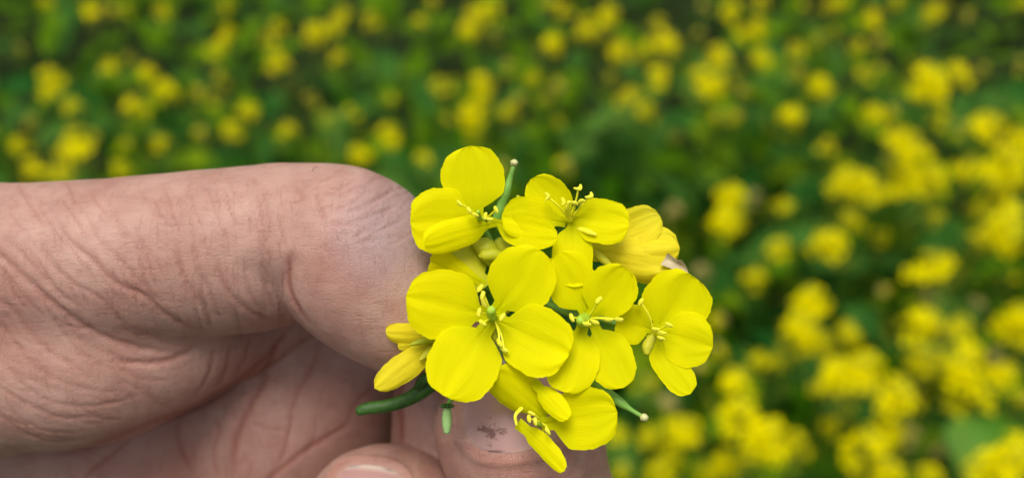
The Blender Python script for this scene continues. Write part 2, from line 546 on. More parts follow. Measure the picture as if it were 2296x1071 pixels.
# a few heads hidden behind the hand and just outside the picture, so the crop goes on there
for k in range(60):
    y = rf.uniform(-150, 1250)
    x = rf.choice([rf.uniform(-260, -30), rf.uniform(2330, 2560), rf.uniform(0, 850)])
    if 0 <= x <= 850 and y < 440 or (y > 0 and x > 850 and x < 2296):
        y = rf.uniform(560, 1060) if x < 850 else -60
    s = rf.uniform(.4, 1)
    h = 0.70 + (s - 0.6) * 0.16
    d = RM @ np.array([(x - 1148) / FPX, -(y - 535.5) / FPX, -1.0])
    HEADS.append([CV + d * ((h - CV[2]) / d[2]), s, False, x, y])

left = list(range(len(HEADS)))
plants = []
while left:
    i = left.pop(0)
    grp = [i]
    want = rf.choice([2, 2, 3, 3, 4])
    near = sorted(left, key=lambda j: np.linalg.norm(HEADS[j][0][:2] - HEADS[i][0][:2]))
    for j in near[:want - 1]:
        if np.linalg.norm(HEADS[j][0][:2] - HEADS[i][0][:2]) < 0.085:
            grp.append(j)
            left.remove(j)
    plants.append(grp)

info = []
for grp in plants:
    c = np.mean([HEADS[j][0] for j in grp], axis=0)
    root = np.array([c[0] + rf.uniform(-.03, .03), c[1] + rf.uniform(-.03, .03), 0])
    e = bpy.data.objects.new("mustard_plant", None)
    e.empty_display_size = 0.05
    COL.objects.link(e)
    e.location = root
    mb = MB()
    fork = np.array([(c[0] - root[0]) * .6, (c[1] - root[1]) * .6, c[2] * 0.62])
    tube(mb, [(0, 0, -0.02), tuple(fork * [.4, .4, .5]), tuple(fork)], [0.005, 0.0045, 0.0032], 6, 0, 3)
    for j in grp:
        hp = HEADS[j][0] - root
        mid = fork * .5 + hp * .5 + [0, 0, -0.02]
        tube(mb, [tuple(fork), tuple(mid), tuple(hp - [0, 0, .012])], [0.0028, 0.0019, 0.001], 5, 0, 3)
    link("stem", mb.mesh("stem", [M['fstem']]), e)
    for j in grp:
        P, s, spent, x, y = HEADS[j]
        if spent:
            me = rf.choice(heads_spent)
        else:
            me = rf.choice(heads_full if s > .72 else heads_mid if s > .5 else heads_thin)
        ho = link("flower_head", me, e)
        ho.location = P - root
        ho.rotation_euler = (rf.uniform(-.35, .35), rf.uniform(-.35, .35), rf.uniform(0, 6.3))
        k = (0.50 + 0.56 * s) * rf.uniform(.92, 1.08)
        ho.scale = (k, k, k)
    for q in range(rf.randint(9, 12)):
        f = rf.uniform(.35, .98)
        me = rf.choice(leaf_meshes)
        lo = link("leaf", me, e)
        if f < 0.7:
            pos = fork * (f / .7)
        else:
            hp = HEADS[rf.choice(grp)][0] - root
            pos = fork + (hp - fork) * ((f - .7) / .45)
        lo.location = pos
        k = rf.uniform(.7, 1.15) * (1.15 if f < .7 else .62)
        lo.scale = (k, k, k)
        lo.rotation_euler = (rf.uniform(-.4, .4), rf.uniform(-.5, .35), rf.uniform(0, 6.3))
    xs = np.mean([HEADS[j][3] for j in grp])
    ys = np.mean([HEADS[j][4] for j in grp])
    info.append([e, len(grp), xs, ys, max(HEADS[j][1] for j in grp), any(HEADS[j][2] for j in grp)])

# large leaf in a brighter green at the lower right of the picture
Pb = None
for it in info:
    it.append(None)
cands = sorted(info, key=lambda it: (it[2] - 2200) ** 2 + (it[3] - 900) ** 2)
host = cands[0][0]
d = RM @ np.array([(2240 - 1148) / FPX, -(905 - 535.5) / FPX, -1.0])
tip = CV + d * ((0.66 - CV[2]) / d[2])
lo = link("leaf", bright_leaf, host)
lo.location = Vector(tip) - host.location
lo.rotation_euler = (0.35, 0.1, math.radians(-115))
lo["label"] = "large bright green leaf"

# labels by look first, then by what they stand above or beside
COLS = [(0, 330, "near the left edge"), (330, 640, "above the thumb's straight section"), (640, 960, "above the thumb's bent joint"), (960, 1200, "above the topmost petal"),
        (1200, 1480, "above or below curly stamens"), (1480, 1740, "right of the flowers"), (1740, 1990, "well right of the flowers"), (1990, 2400, "near the right edge")]
ROWS = [(-400, 60, "top row"), (60, 130, "second row down"), (130, 210, "third row down"), (210, 300, "fourth row down"), (300, 420, "just above thumb height"), (420, 520, "thumb height"),
        (520, 640, "below thumb height"), (640, 740, "largest-flower height"), (740, 820, "below largest-flower height"), (820, 900, "stained-nail height"), (900, 980, "lowest-flower height"), (980, 1500, "bottom row")]
from collections import defaultdict
cells = defaultdict(list)
for it in info:
    e, nh, x, y, s, sp, _ = it
    if x < -10 or x > 2310 or y > 1100 or y < -20 or (x < 850 and y > 440):
        tag(e, "mustard plant hidden behind the hand or beyond the picture's edge", "plant", "mustard plants out of view around the hand")
        continue
    ci = [i for i, q in enumerate(COLS) if q[0] <= max(0, x) < q[1]][0]
    ri = [i for i, q in enumerate(ROWS) if q[0] <= y < q[1]][0]
    cells[(ci, ri)].append(it)
NUM = ["one", "two", "three", "four"]
for (ci, ri), L in cells.items():
    L.sort(key=lambda it: it[2])
    for k, it in enumerate(L):
        e, nh, x, y, s, sp, _ = it
        size = "browning" if sp else "bright" if s > .85 else "yellow" if s > .55 else "faint"
        pos = "" if len(L) == 1 else ["leftmost, ", "rightmost, ", "second from left, ", "third from left, ", "fourth from left, "][0 if k == 0 else 1 if k == len(L) - 1 else min(k + 1, 4)]
        tag(e, f"{NUM[nh-1]}-headed mustard plant, {size}, {pos}{ROWS[ri][2]} {COLS[ci][2]}", "plant", "flowering mustard plants in the blurred field")

# dense low foliage between the plants
mb = MB()
ru = np.random.default_rng(5)
nl = 5200
for k in range(nl):
    x, y = ru.uniform(-2.6, 2.6), ru.uniform(-0.8, 4.6)
    z = ru.uniform(0.03, 0.46)
    L, W = ru.uniform(.06, .15), ru.uniform(.02, .06)
    a, el = ru.uniform(0, 6.28), ru.uniform(-.5, .6)
    dx = np.array([math.cos(a) * math.cos(el), math.sin(a) * math.cos(el), math.sin(el)])
    sx_ = np.array([-math.sin(a), math.cos(a), ru.uniform(-.4, .4)])
    P0 = np.array([x, y, z])
    V = [P0, P0 + dx * L * .35 - sx_ * W * .5, P0 + dx * L * .4 + [0, 0, -.006], P0 + dx * L * .35 + sx_ * W * .5,
         P0 + dx * L * .75 - sx_ * W * .4 - [0, 0, .01], P0 + dx * L * .75 - [0, 0, .016], P0 + dx * L * .75 + sx_ * W * .4 - [0, 0, .01], P0 + dx * L - [0, 0, .03]]
    mb.add(V, [(0, 1, 2), (0, 2, 3), (1, 4, 5, 2), (2, 5, 6, 3), (4, 7, 5), (5, 7, 6)], int(ru.random() < .4))
u = link("undergrowth", mb.mesh("undergrowth", [M['fleaf'], M['fleaf2']]))
tag(u, "dense green leaves filling the ground between the mustard plants", "undergrowth", kind='stuff')


# ------------------------------------------------------------------ the hand
H = 0.30
X0, X1, Y0, Y1, D0, D1 = -135.0, 16.0, -52.0, 13.0, 90.0, 148.0
ax = np.arange(X0, X1, H, dtype=np.float32)
ay = np.arange(Y0, Y1, H, dtype=np.float32)
ad = np.arange(D0, D1, H, dtype=np.float32)
BIG = 8.0


def limb(pts, n=5, squash=1.0):
    """distance field of a swept sphere chain; pts = (px, py, D, r px)"""
    A = np.array([[*(loc(p[0], p[1], p[2]) * [1, 1, -1]), p[3] / FPX * p[2]] for p in pts])
    A = catmull(A, n) if len(A) > 2 else A
    F = np.full((len(ax), len(ay), len(ad)), BIG, np.float32)
    for a, b in zip(A[:-1], A[1:]):
        lo_ = np.minimum(a[:3] - a[3], b[:3] - b[3]) - 4.5
        hi_ = np.maximum(a[:3] + a[3], b[:3] + b[3]) + 4.5
        sl = []
        for arr, l, h in zip((ax, ay, ad), lo_, hi_):
            i0, i1 = np.searchsorted(arr, l), np.searchsorted(arr, h)
            sl.append(slice(i0, i1))
        if any(s.stop <= s.start for s in sl):
            continue
        x, y, z = ax[sl[0]][:, None, None], ay[sl[1]][None, :, None], ad[sl[2]][None, None, :]
        ab = b[:3] - a[:3]
        L2 = float(ab @ ab)
        t = ((x - a[0]) * ab[0] + (y - a[1]) * ab[1] + (z - a[2]) * ab[2]) / L2
        t = np.clip(t, 0, 1).astype(np.float32)
        d = np.sqrt((x - a[0] - t * ab[0]) ** 2 + (y - a[1] - t * ab[1]) ** 2 + ((z - a[2] - t * ab[2]) / squash) ** 2) - (a[3] + t * (b[3] - a[3]))
        sub = F[sl[0], sl[1], sl[2]]
        np.minimum(sub, d.astype(np.float32), out=sub)
    return F


def smin(a, b, k):
    h = np.maximum(k - np.abs(a - b), 0) / k
    return np.minimum(a, b) - h * h * k * 0.25


thumb = limb([(-700, 700, 118, 330), (-350, 640, 112, 250), (0, 606, 109, 198), (200, 592, 108, 188), (400, 572, 107.5, 186), (545, 560, 107.4, 186), (600, 552, 107.8, 182)])
tip_ = limb([(775, 548, 105.2, 176), (808, 588, 104.8, 190), (862, 640, 104.8, 178), (925, 700, 105, 150), (985, 752, 105, 112), (1030, 790, 105, 80)])
ks = np.clip((ay + 6.5) / 6.0, 0, 1)
F = smin(thumb, tip_, (0.35 + 6.0 * ks * ks * (3 - 2 * ks)).astype(np.float32)[None, :, None])      # sharp fold below, smooth knuckle above
web = limb([(-900, 900, 124, 380), (-300, 800, 117, 300), (0, 790, 114, 232), (200, 782, 113, 216), (330, 768, 113.6, 176), (420, 750, 116, 148), (520, 732, 119.5, 120), (610, 700, 122.5, 98), (720, 640, 125, 85)])
F = smin(F, web, 2.6)
palm = limb([(-900, 1000, 136, 420), (-200, 960, 136, 350), (250, 920, 136.5, 318), (480, 895, 136, 284), (645, 905, 133.0, 256), (700, 860, 132.0, 206)], squash=0.8)
F = smin(F, palm, 1.2)
del thumb, tip_, web, palm
back = limb([(1030, 1300, 124, 160), (1030, 1080, 122, 156), (1036, 900, 121, 154), (1050, 830, 120, 130)])
F = smin(F, back, 0.4)
back2 = limb([(300, 1420, 142, 260), (600, 1400, 130, 220), (1000, 1350, 126, 220), (1250, 1300, 120, 170)])
F = smin(F, back2, 2.0)
fa = limb([(1150, 948, 108, 180), (1172, 990, 108, 184), (1205, 1060, 109, 162), (1235, 1180, 111, 155), (1225, 1350, 117, 165)])
F = smin(F, fa, 0.5)
fb = limb([(835, 1150, 112, 148), (872, 1156, 112, 160), (930, 1190, 113, 165), (1000, 1300, 117, 170), (1080, 1400, 121, 170)])
F = smin(F, fb, 0.5)
del back, back2, fa, fb


def surface_nets(F):
    s = F < 0
    sx, sy, sz = F.shape
    c = s[:-1, :-1, :-1].astype(np.uint8)
    for dx in (0, 1):
        for dy in (0, 1):
            for dz in (0, 1):
                if dx + dy + dz:
                    c = c + s[dx:sx - 1 + dx, dy:sy - 1 + dy, dz:sz - 1 + dz]
    act = (c > 0) & (c < 8)
    I = np.argwhere(act)
    idx = np.full(act.shape, -1, np.int32)
    idx[act] = np.arange(len(I))
    off = np.array([(a, b, c_) for a in (0, 1) for b in (0, 1) for c_ in (0, 1)])
    val = np.stack([F[I[:, 0] + o_[0], I[:, 1] + o_[1], I[:, 2] + o_[2]] for o_ in off], 1)
    acc = np.zeros((len(I), 3))
    cnt = np.zeros(len(I))
    for i in range(8):
        for j in range(i + 1, 8):
            if abs(off[i] - off[j]).sum() == 1:
                m_ = (val[:, i] < 0) != (val[:, j] < 0)
                t = val[m_, i] / (val[m_, i] - val[m_, j])
                acc[m_] += off[i] + t[:, None] * (off[j] - off[i])
                cnt[m_] += 1
    V = I + acc / cnt[:, None]
    Q = []
    for axis in range(3):
        a1, a2 = (axis + 1) % 3, (axis + 2) % 3
        A = np.take(s, range(0, F.shape[axis] - 1), axis)
        B = np.take(s, range(1, F.shape[axis]), axis)
        E = np.argwhere(A != B)
        flip = A[tuple(E.T)]
        ok = (E[:, a1] > 0) & (E[:, a2] > 0) & (E[:, a1] < F.shape[a1] - 1) & (E[:, a2] < F.shape[a2] - 1)
        E, flip = E[ok], flip[ok]
        e1, e2 = np.eye(3, dtype=int)[a1], np.eye(3, dtype=int)[a2]
        q = np.stack([idx[tuple((E - e1 - e2).T)], idx[tuple((E - e2).T)], idx[tuple(E.T)], idx[tuple((E - e1).T)]], 1)
        q[~flip] = q[~flip][:, ::-1]
        Q.append(q)
    return V, np.concatenate(Q)


V, Q = surface_nets(F)
del F
V = V * H + np.array([X0, Y0, D0])
V[:, 2] *= -1                                  # camera frame, right handed
Q = Q[:, ::-1]


def smooth(V, Q, it, lam=0.5):
    for _ in range(it):
        acc = np.zeros_like(V)
        cnt = np.zeros(len(V))
        for a, b in ((0, 1), (1, 2), (2, 3), (3, 0)):
            for i, j in ((a, b), (b, a)):
                for k in range(3):
                    acc[:, k] += np.bincount(Q[:, i], V[Q[:, j], k], len(V))
                cnt += np.bincount(Q[:, i], minlength=len(V))
        V = V + lam * (acc / cnt[:, None] - V)
    return V


def vnormals(V, Q):
    fn = np.cross(V[Q[:, 2]] - V[Q[:, 0]], V[Q[:, 3]] - V[Q[:, 1]])
    n = np.stack([sum(np.bincount(Q[:, i], fn[:, k], len(V)) for i in range(4)) for k in range(3)], 1)
    return n / (np.linalg.norm(n, axis=1)[:, None] + 1e-12)


V = smooth(V, Q, 3)
NR = vnormals(V, Q)
px = np.stack([1148 + FPX * V[:, 0] / -V[:, 2], 535.5 - FPX * V[:, 1] / -V[:, 2]], 1)

# skin folds: (points in photo px, width px, depth mm, redness, (nearest D, farthest D))
NEAR, FAR = (80, 112.5), (100, 140)
FOLDS = [
    ([(-120, 480), (0, 572), (89, 654), (157, 709), (225, 750), (294, 774), (355, 787), (410, 792)], 11, .6, .5, NEAR),
    ([(246, 804), (314, 813), (382, 806), (440, 780)], 9, .7, .7, NEAR),
    ([(116, 470), (157, 538), (205, 579), (260, 634), (321, 661), (369, 702), (423, 733), (490, 748)], 9, .5, .6, NEAR),
    ([(485, 565), (499, 627), (533, 675), (580, 709), (620, 722)], 9, .42, .6, NEAR),
    ([(-60, 620), (0, 675), (41, 709), (96, 777), (150, 811), (225, 859)], 8, .32, .35, NEAR),
    ([(-40, 690), (0, 722), (68, 811), (137, 852), (205, 873), (290, 880)], 7, .28, .35, NEAR),
    ([(-40, 840), (0, 866), (68, 907), (137, 934), (240, 930)], 7, .28, .4, (80, 125)),
    ([(-30, 900), (0, 927), (55, 968), (116, 989), (190, 985)], 7, .28, .4, (80, 125)),
    ([(0, 800), (60, 868), (140, 905), (240, 905), (330, 880)], 6, .22, .3, NEAR),
    ([(41, 504), (123, 600), (171, 640), (225, 668), (273, 722), (330, 755)], 7, .3, .4, NEAR),
    ([(0, 520), (70, 590), (130, 655), (200, 700)], 6, .22, .3, NEAR),
    ([(546, 572), (553, 627), (567, 668), (598, 708)], 7, .24, .4, NEAR),
    ([(587, 560), (594, 634), (612, 690)], 7, .24, .4, NEAR),
    ([(520, 580), (528, 640), (552, 690)], 6, .18, .3, NEAR),
    ([(393, 530), (403, 593), (423, 640), (451, 681), (490, 715)], 7, .26, .4, NEAR),
    ([(430, 500), (437, 586), (458, 634), (490, 680)], 6, .2, .3, NEAR),
    ([(225, 531), (273, 586), (328, 647), (370, 680)], 7, .24, .35, NEAR),
    ([(300, 520), (345, 580), (380, 640)], 6, .18, .25, NEAR),
    ([(594, 440), (603, 511), (587, 559)], 7, .2, .35, NEAR),
    ([(300, 410), (330, 450), (352, 500)], 5, .15, .2, NEAR), ([(370, 405), (398, 450), (412, 500)], 5, .15, .2, NEAR),
    ([(440, 400), (470, 440), (492, 480)], 5, .15, .2, NEAR), ([(505, 395), (530, 440), (545, 480)], 5, .15, .2, NEAR),
    ([(560, 392), (580, 425), (590, 455)], 5, .15, .2, NEAR), ([(230, 430), (262, 480), (290, 530)], 5, .15, .2, NEAR),
    ([(150, 430), (190, 480), (220, 530)], 5, .15, .2, NEAR), ([(60, 440), (100, 500), (150, 560)], 5, .18, .2, NEAR),
    ([(652, 560), (646, 600), (650, 650), (668, 690), (694, 732)], 9, .5, .9, NEAR),
    # knuckle
    ([(728, 503), (784, 499), (840, 480), (890, 462)], 6, .5, .55, NEAR), ([(770, 476), (821, 461), (859, 438), (887, 420)], 6, .5, .55, NEAR),
    ([(830, 524), (870, 508), (905, 492)], 5.5, .42, .5, NEAR), ([(658, 412), (677, 440), (670, 455)], 5, .35, .5, NEAR),
    ([(709, 433), (714, 462), (730, 496)], 6, .42, .5, NEAR), ([(640, 455), (668, 452), (676, 430), (700, 400)], 5, .22, .3, NEAR),
    ([(745, 470), (790, 452), (830, 425)], 5, .36, .4, NEAR), ([(850, 545), (885, 530), (915, 520)], 5, .18, .2, NEAR),
    ([(790, 530), (830, 515), (862, 495)], 5, .34, .4, NEAR), ([(860, 400), (885, 420), (905, 450)], 5, .16, .2, NEAR),
    ([(690, 425), (745, 415), (790, 398)], 5, .16, .2, NEAR),
    ([(800, 690), (812, 740), (822, 790)], 8, .14, .3, NEAR),
    # palm
    ([(0, 1030), (157, 1014), (260, 980), (342, 948), (437, 912), (519, 865), (594, 806), (655, 740)], 12, .5, .8, FAR),
    ([(660, 722), (622, 777), (592, 845), (552, 927), (526, 1000), (520, 1080)], 12, .6, .7, (113, 140)),
    ([(396, 940), (400, 990), (430, 1075)], 8, .35, .5, (113, 140)), ([(478, 927), (492, 961), (478, 1020), (490, 1080)], 8, .3, .5, (113, 140)),
    ([(720, 750), (700, 820), (660, 900), (640, 1000), (600, 1080)], 9, .3, .5, (113, 140)),
    ([(478, 777), (471, 832), (444, 885)], 7, .3, .4, (105, 140)), ([(519, 763), (505, 832), (480, 870)], 7, .25, .4, (105, 140)),
    ([(565, 750), (550, 800), (525, 845)], 7, .25, .4, (105, 140)),
    ([(790, 940), (740, 975), (683, 1009), (615, 1064), (580, 1100)], 10, .4, .6, (113, 140)),
    ([(300, 975), (250, 1020), (180, 1075)], 9, .35, .6, (113, 140)), ([(540, 935), (600, 960), (650, 960)], 7, .2, .3, (113, 140)),
    ([(860, 850), (800, 900), (770, 960), (700, 990)], 8, .2, .4, (113, 140)),
    ([(897, 830), (896, 900), (896, 1040)], 12, .6, .8, (113, 140)),
]
ff = random.Random(11)
for k in range(95):
    x0 = ff.uniform(-60, 640)
    y0 = ff.uniform(400, 700)
    L_ = ff.uniform(40, 130)
    lean = 0.75 - 0.7 * x0 / 640 + ff.uniform(-.15, .15)          # furrows stand upright near the joint, lean near the wrist
    FOLDS.append(([(x0, y0), (x0 + lean * L_ * .45, y0 + L_ * .5), (x0 + lean * L_ + ff.uniform(-6, 6), y0 + L_)], ff.uniform(3.5, 5.5), ff.uniform(.14, .34), ff.uniform(.2, .55), NEAR))
for k in range(34):
    x0, y0 = ff.uniform(-40, 330), ff.uniform(700, 1000)
    L_ = ff.uniform(60, 170)
    FOLDS.append(([(x0, y0), (x0 + L_ * .5, y0 + L_ * .28), (x0 + L_, y0 + L_ * .32)], ff.uniform(3.5, 5.5), ff.uniform(.06, .18), ff.uniform(.2, .55), (80, 122)))
for k in range(40):
    x0, y0 = ff.uniform(700, 930), ff.uniform(390, 560)
    L_ = ff.uniform(25, 75)
    FOLDS.append(([(x0, y0), (x0 + L_ * .5, y0 - L_ * ff.uniform(.05, .3)), (x0 + L_, y0 - L_ * ff.uniform(.3, .7))], ff.uniform(3.2, 5), ff.uniform(.14, .32), ff.uniform(.2, .5), NEAR))
for k in range(26):
    x0, y0 = ff.uniform(400, 880), ff.uniform(780, 1060)
    L_ = ff.uniform(50, 130)
    a_ = ff.uniform(1.2, 2.3)
    FOLDS.append(([(x0, y0), (x0 + L_ * .5 * math.cos(a_) + 6, y0 + L_ * .5 * math.sin(a_)), (x0 + L_ * math.cos(a_), y0 + L_ * math.sin(a_))], ff.uniform(3.5, 6), ff.uniform(.08, .2), ff.uniform(.1, .3), (113, 140)))
disp = np.zeros(len(V))
redn = np.zeros(len(V))
facing = NR[:, 2] > -0.05
for pts, wd, dep, rd, (dn, df) in FOLDS:
    P = catmull(np.array(pts, float), 6)
    P = P + rng.normal(0, 0.8, P.shape)
    lo_, hi_ = P.min(0) - 60, P.max(0) + 60
    sel = np.where(facing & (px[:, 0] > lo_[0]) & (px[:, 0] < hi_[0]) & (px[:, 1] > lo_[1]) & (px[:, 1] < hi_[1]) & (-V[:, 2] > dn) & (-V[:, 2] < df))[0]
    if not len(sel):
        continue
    q = px[sel]
    best = np.full(len(sel), 1e9)
    tt = np.zeros(len(sel))
    for i in range(len(P) - 1):
        ab = P[i + 1] - P[i]
        t = np.clip(((q - P[i]) @ ab) / (ab @ ab + 1e-9), 0, 1)
        d = np.linalg.norm(q - P[i] - t[:, None] * ab, axis=1)
        m_ = d < best
        best[m_] = d[m_]
        tt[m_] = (i + t[m_]) / (len(P) - 1)
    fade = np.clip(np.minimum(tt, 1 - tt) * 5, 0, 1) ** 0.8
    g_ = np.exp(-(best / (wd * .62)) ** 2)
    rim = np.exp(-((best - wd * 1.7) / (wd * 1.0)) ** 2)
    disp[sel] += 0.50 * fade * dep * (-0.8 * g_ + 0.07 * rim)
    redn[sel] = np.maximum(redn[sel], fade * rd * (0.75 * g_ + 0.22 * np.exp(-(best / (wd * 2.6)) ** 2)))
V = V + NR * disp[:, None]
for cx, cy, hw, hl, ang in ((1150, 908, 122, 114, -8), (826, 1116, 88, 82, 6)):     # nail beds sink in, folds swell round them
    ca, sa = math.cos(math.radians(ang)), math.sin(math.radians(ang))
    dx, dy = px[:, 0] - cx, px[:, 1] - cy
    lx, ly = (dx * ca + dy * sa) / hw, (dx * sa - dy * ca) / hl
    rr = (np.abs(lx) ** 2.8 + np.abs(ly) ** 2.8) ** (1 / 2.8)
    m_ = (NR[:, 2] > 0) & (-V[:, 2] < 112)
    V = V + NR * (m_ * (-0.22 * (1 / (1 + np.exp((rr - 0.96) * 30))) + 0.30 * np.exp(-((rr - 1.10) / 0.09) ** 2)))[:, None]
    redn = np.maximum(redn, m_ * 0.35 * np.exp(-((rr - 1.03) / 0.07) ** 2))


# soft lumps so the skin is not a clean tube
def vnoise(P, s, seed):
    r_ = np.random.default_rng(seed)
    o_ = np.zeros(len(P))
    for _ in range(7):
        k = r_.normal(size=3)
        k /= np.linalg.norm(k)
        o_ += np.sin(P @ k * s * r_.uniform(.6, 1.5) + r_.uniform(0, 6.3))
    return o_ / 7


V = V + NR * (0.22 * vnoise(V, 0.35, 1) + 0.07 * vnoise(V, 1.1, 2) + 0.025 * vnoise(V, 2.8, 4))[:, None]
blot = np.clip(vnoise(V, 0.45, 9) * 1.8, 0, 1) * 0.30 + np.clip(vnoise(V, 1.5, 19) * 1.5, 0, 1) * 0.12
depthred = np.clip((-V[:, 2] - 111) / 6, 0, 1) * 0.26          # skin turns redder and darker with distance from the camera
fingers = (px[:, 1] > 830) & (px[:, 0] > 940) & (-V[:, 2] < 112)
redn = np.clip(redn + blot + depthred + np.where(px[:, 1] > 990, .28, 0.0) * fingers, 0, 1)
mv = np.clip(1 - np.hypot((px[:, 0] - 900) / 190, (px[:, 1] - 520) / 170), 0, 1) * 1.1
mv = np.clip(mv, 0, .8)

Wv = to_world(V)
me = bpy.data.meshes.new("hand")
me.vertices.add(len(Wv))
org = to_world(loc(-1500, 900, 125))
me.vertices.foreach_set("co", (Wv - org).astype(np.float32).ravel())
me.loops.add(Q.size)
me.loops.foreach_set("vertex_index", Q.astype(np.int32).ravel())
me.polygons.add(len(Q))
me.polygons.foreach_set("loop_start", np.arange(0, Q.size, 4, dtype=np.int32))
me.polygons.foreach_set("use_smooth", np.ones(len(Q), bool))
me.update(calc_edges=True)
me.validate()
for nm, arr in (("red", redn), ("mauve", mv)):
    at = me.attributes.new(nm, 'FLOAT', 'POINT')
    at.data.foreach_set("value", arr.astype(np.float32))
me.materials.append(M['skin'])
fn0 = np.array(me.polygons[0].normal)
hand = link("hand", me)
hand.location = org
tag(hand, "bare left hand pinching the yellow flower sprig, thumb bent over two curled fingers", "hand")
tri = np.concatenate([Q[:, [0, 1, 2]], Q[:, [0, 2, 3]]])
frontm = V[tri].mean(1)
okt = (frontm[:, 0] > -25) & (NR[tri[:, 0], 2] > 0)
bvh = BVHTree.FromPolygons(V.tolist(), tri[okt].tolist())
print("hand verts", len(V), "mean |n.outward|", float(np.mean(np.sum(NR * (V - V.mean(0)), 1))))


def hit(pxx, pyy):
    d = Vector(loc(pxx, pyy, 1.0)).normalized()
    h = bvh.ray_cast(Vector((0, 0, 0)), d)
    return np.array(h[0]) if h[0] else None


def nail(cx, cy, hw, hl, ang, material, label):
    """nail plate laid on the finger: u runs cuticle -> free edge"""
    nu, nv = 22, 19
    ca, sa = math.cos(ang), math.sin(ang)
    Vt, Vb, uvs = [], [], []
    cen = hit(cx, cy)
    for i in range(nu):
        u = i / (nu - 1)
        for j in range(nv):
            v = 2 * j / (nv - 1) - 1
            # squircle outline
            t = 2 * u - 1
            a = abs(t) ** 3.0
            wv = (1 - a * 0.999) ** (1 / 2.6)
            lx, ly = v * hw * wv, (t * hl) * (1 - 0.10 * v * v)
            qx, qy = cx + lx * ca + ly * sa, cy + lx * sa - ly * ca
            hp = hit(qx, qy)
            if hp is None:
                hp = cen + (loc(qx, qy, -cen[2]) - cen)
            edge = max(abs(v), abs(t))
            lift = -0.10 + 0.36 * (1 - edge ** 3)
            n_ = -hp / np.linalg.norm(hp)
            Vt.append(hp + n_ * lift)
            Vb.append(hp - n_ * 0.6)
            uvs.append((u, v * .5 + .5, 0))
    mb = MB()
    F_ = grid_faces(nu, nv)
    A = to_world(np.array(Vt))
    B = to_world(np.array(Vb))
    rim = [j for j in range(nv)] + [i * nv + nv - 1 for i in range(1, nu)] + [(nu - 1) * nv + j for j in range(nv - 2, -1, -1)] + [i * nv for i in range(nu - 2, 0, -1)]
    k = len(A)
    F2 = [(rim[i], rim[(i + 1) % len(rim)], rim[(i + 1) % len(rim)] + k, rim[i] + k) for i in range(len(rim))]
    mb.add(np.vstack([A, B]), F_ + F2, 0, uvs + uvs)
    ob = link("fingernail", mb.mesh("fingernail", [material], origin=org), hand)
    ob["label"] = label
    return ob


nail(1150, 908, 124, 116, math.radians(-8), M['nail_stained'], "nail with a dark brown stain")
nail(826, 1116, 88, 82, math.radians(6), M['nail'], "nail with a pale free edge")

# a few fine dark hairs on top of the thumb
mb = MB()
for hx, hy, dx, dy in ((505, 383, -8, -14), (520, 380, 14, -14), (536, 382, 8, -10), (470, 388, -8, -10), (230, 404, 10, -8), (620, 380, 10, -9), (700, 378, 12, -8), (545, 400, 6, 20), (500, 402, -4, 18), (350, 400, 8, 10)):
    a = hit(hx, hy + 6)
    if a is None:
        continue
    s_ = -a[2] / FPX
    b_ = a + np.array([dx * .6 * s_, -dy * .9 * s_, 0.6])
    c_ = a + np.array([dx * 1.5 * s_, -dy * 1.0 * s_, 0.7])
    tube(mb, to_world(np.array([a, b_, c_])), [0.00003, 0.000025, 0.00001], 5, 0, 5)
link("hair", mb.mesh("hair", [M['hair']], origin=org), hand)

# ------------------------------------------------------------------ the flower sprig
ORG = to_world(loc(805, 918, 101))
sprig = bpy.data.objects.new("flower_sprig", None)
sprig.empty_display_size = 0.01
COL.objects.link(sprig)
sprig.location = ORG
tag(sprig, "sharp cluster of bright yellow four-petalled mustard flowers held in the hand", "flower sprig")


def unit(a):
    return a / (np.linalg.norm(a) + 1e-12)


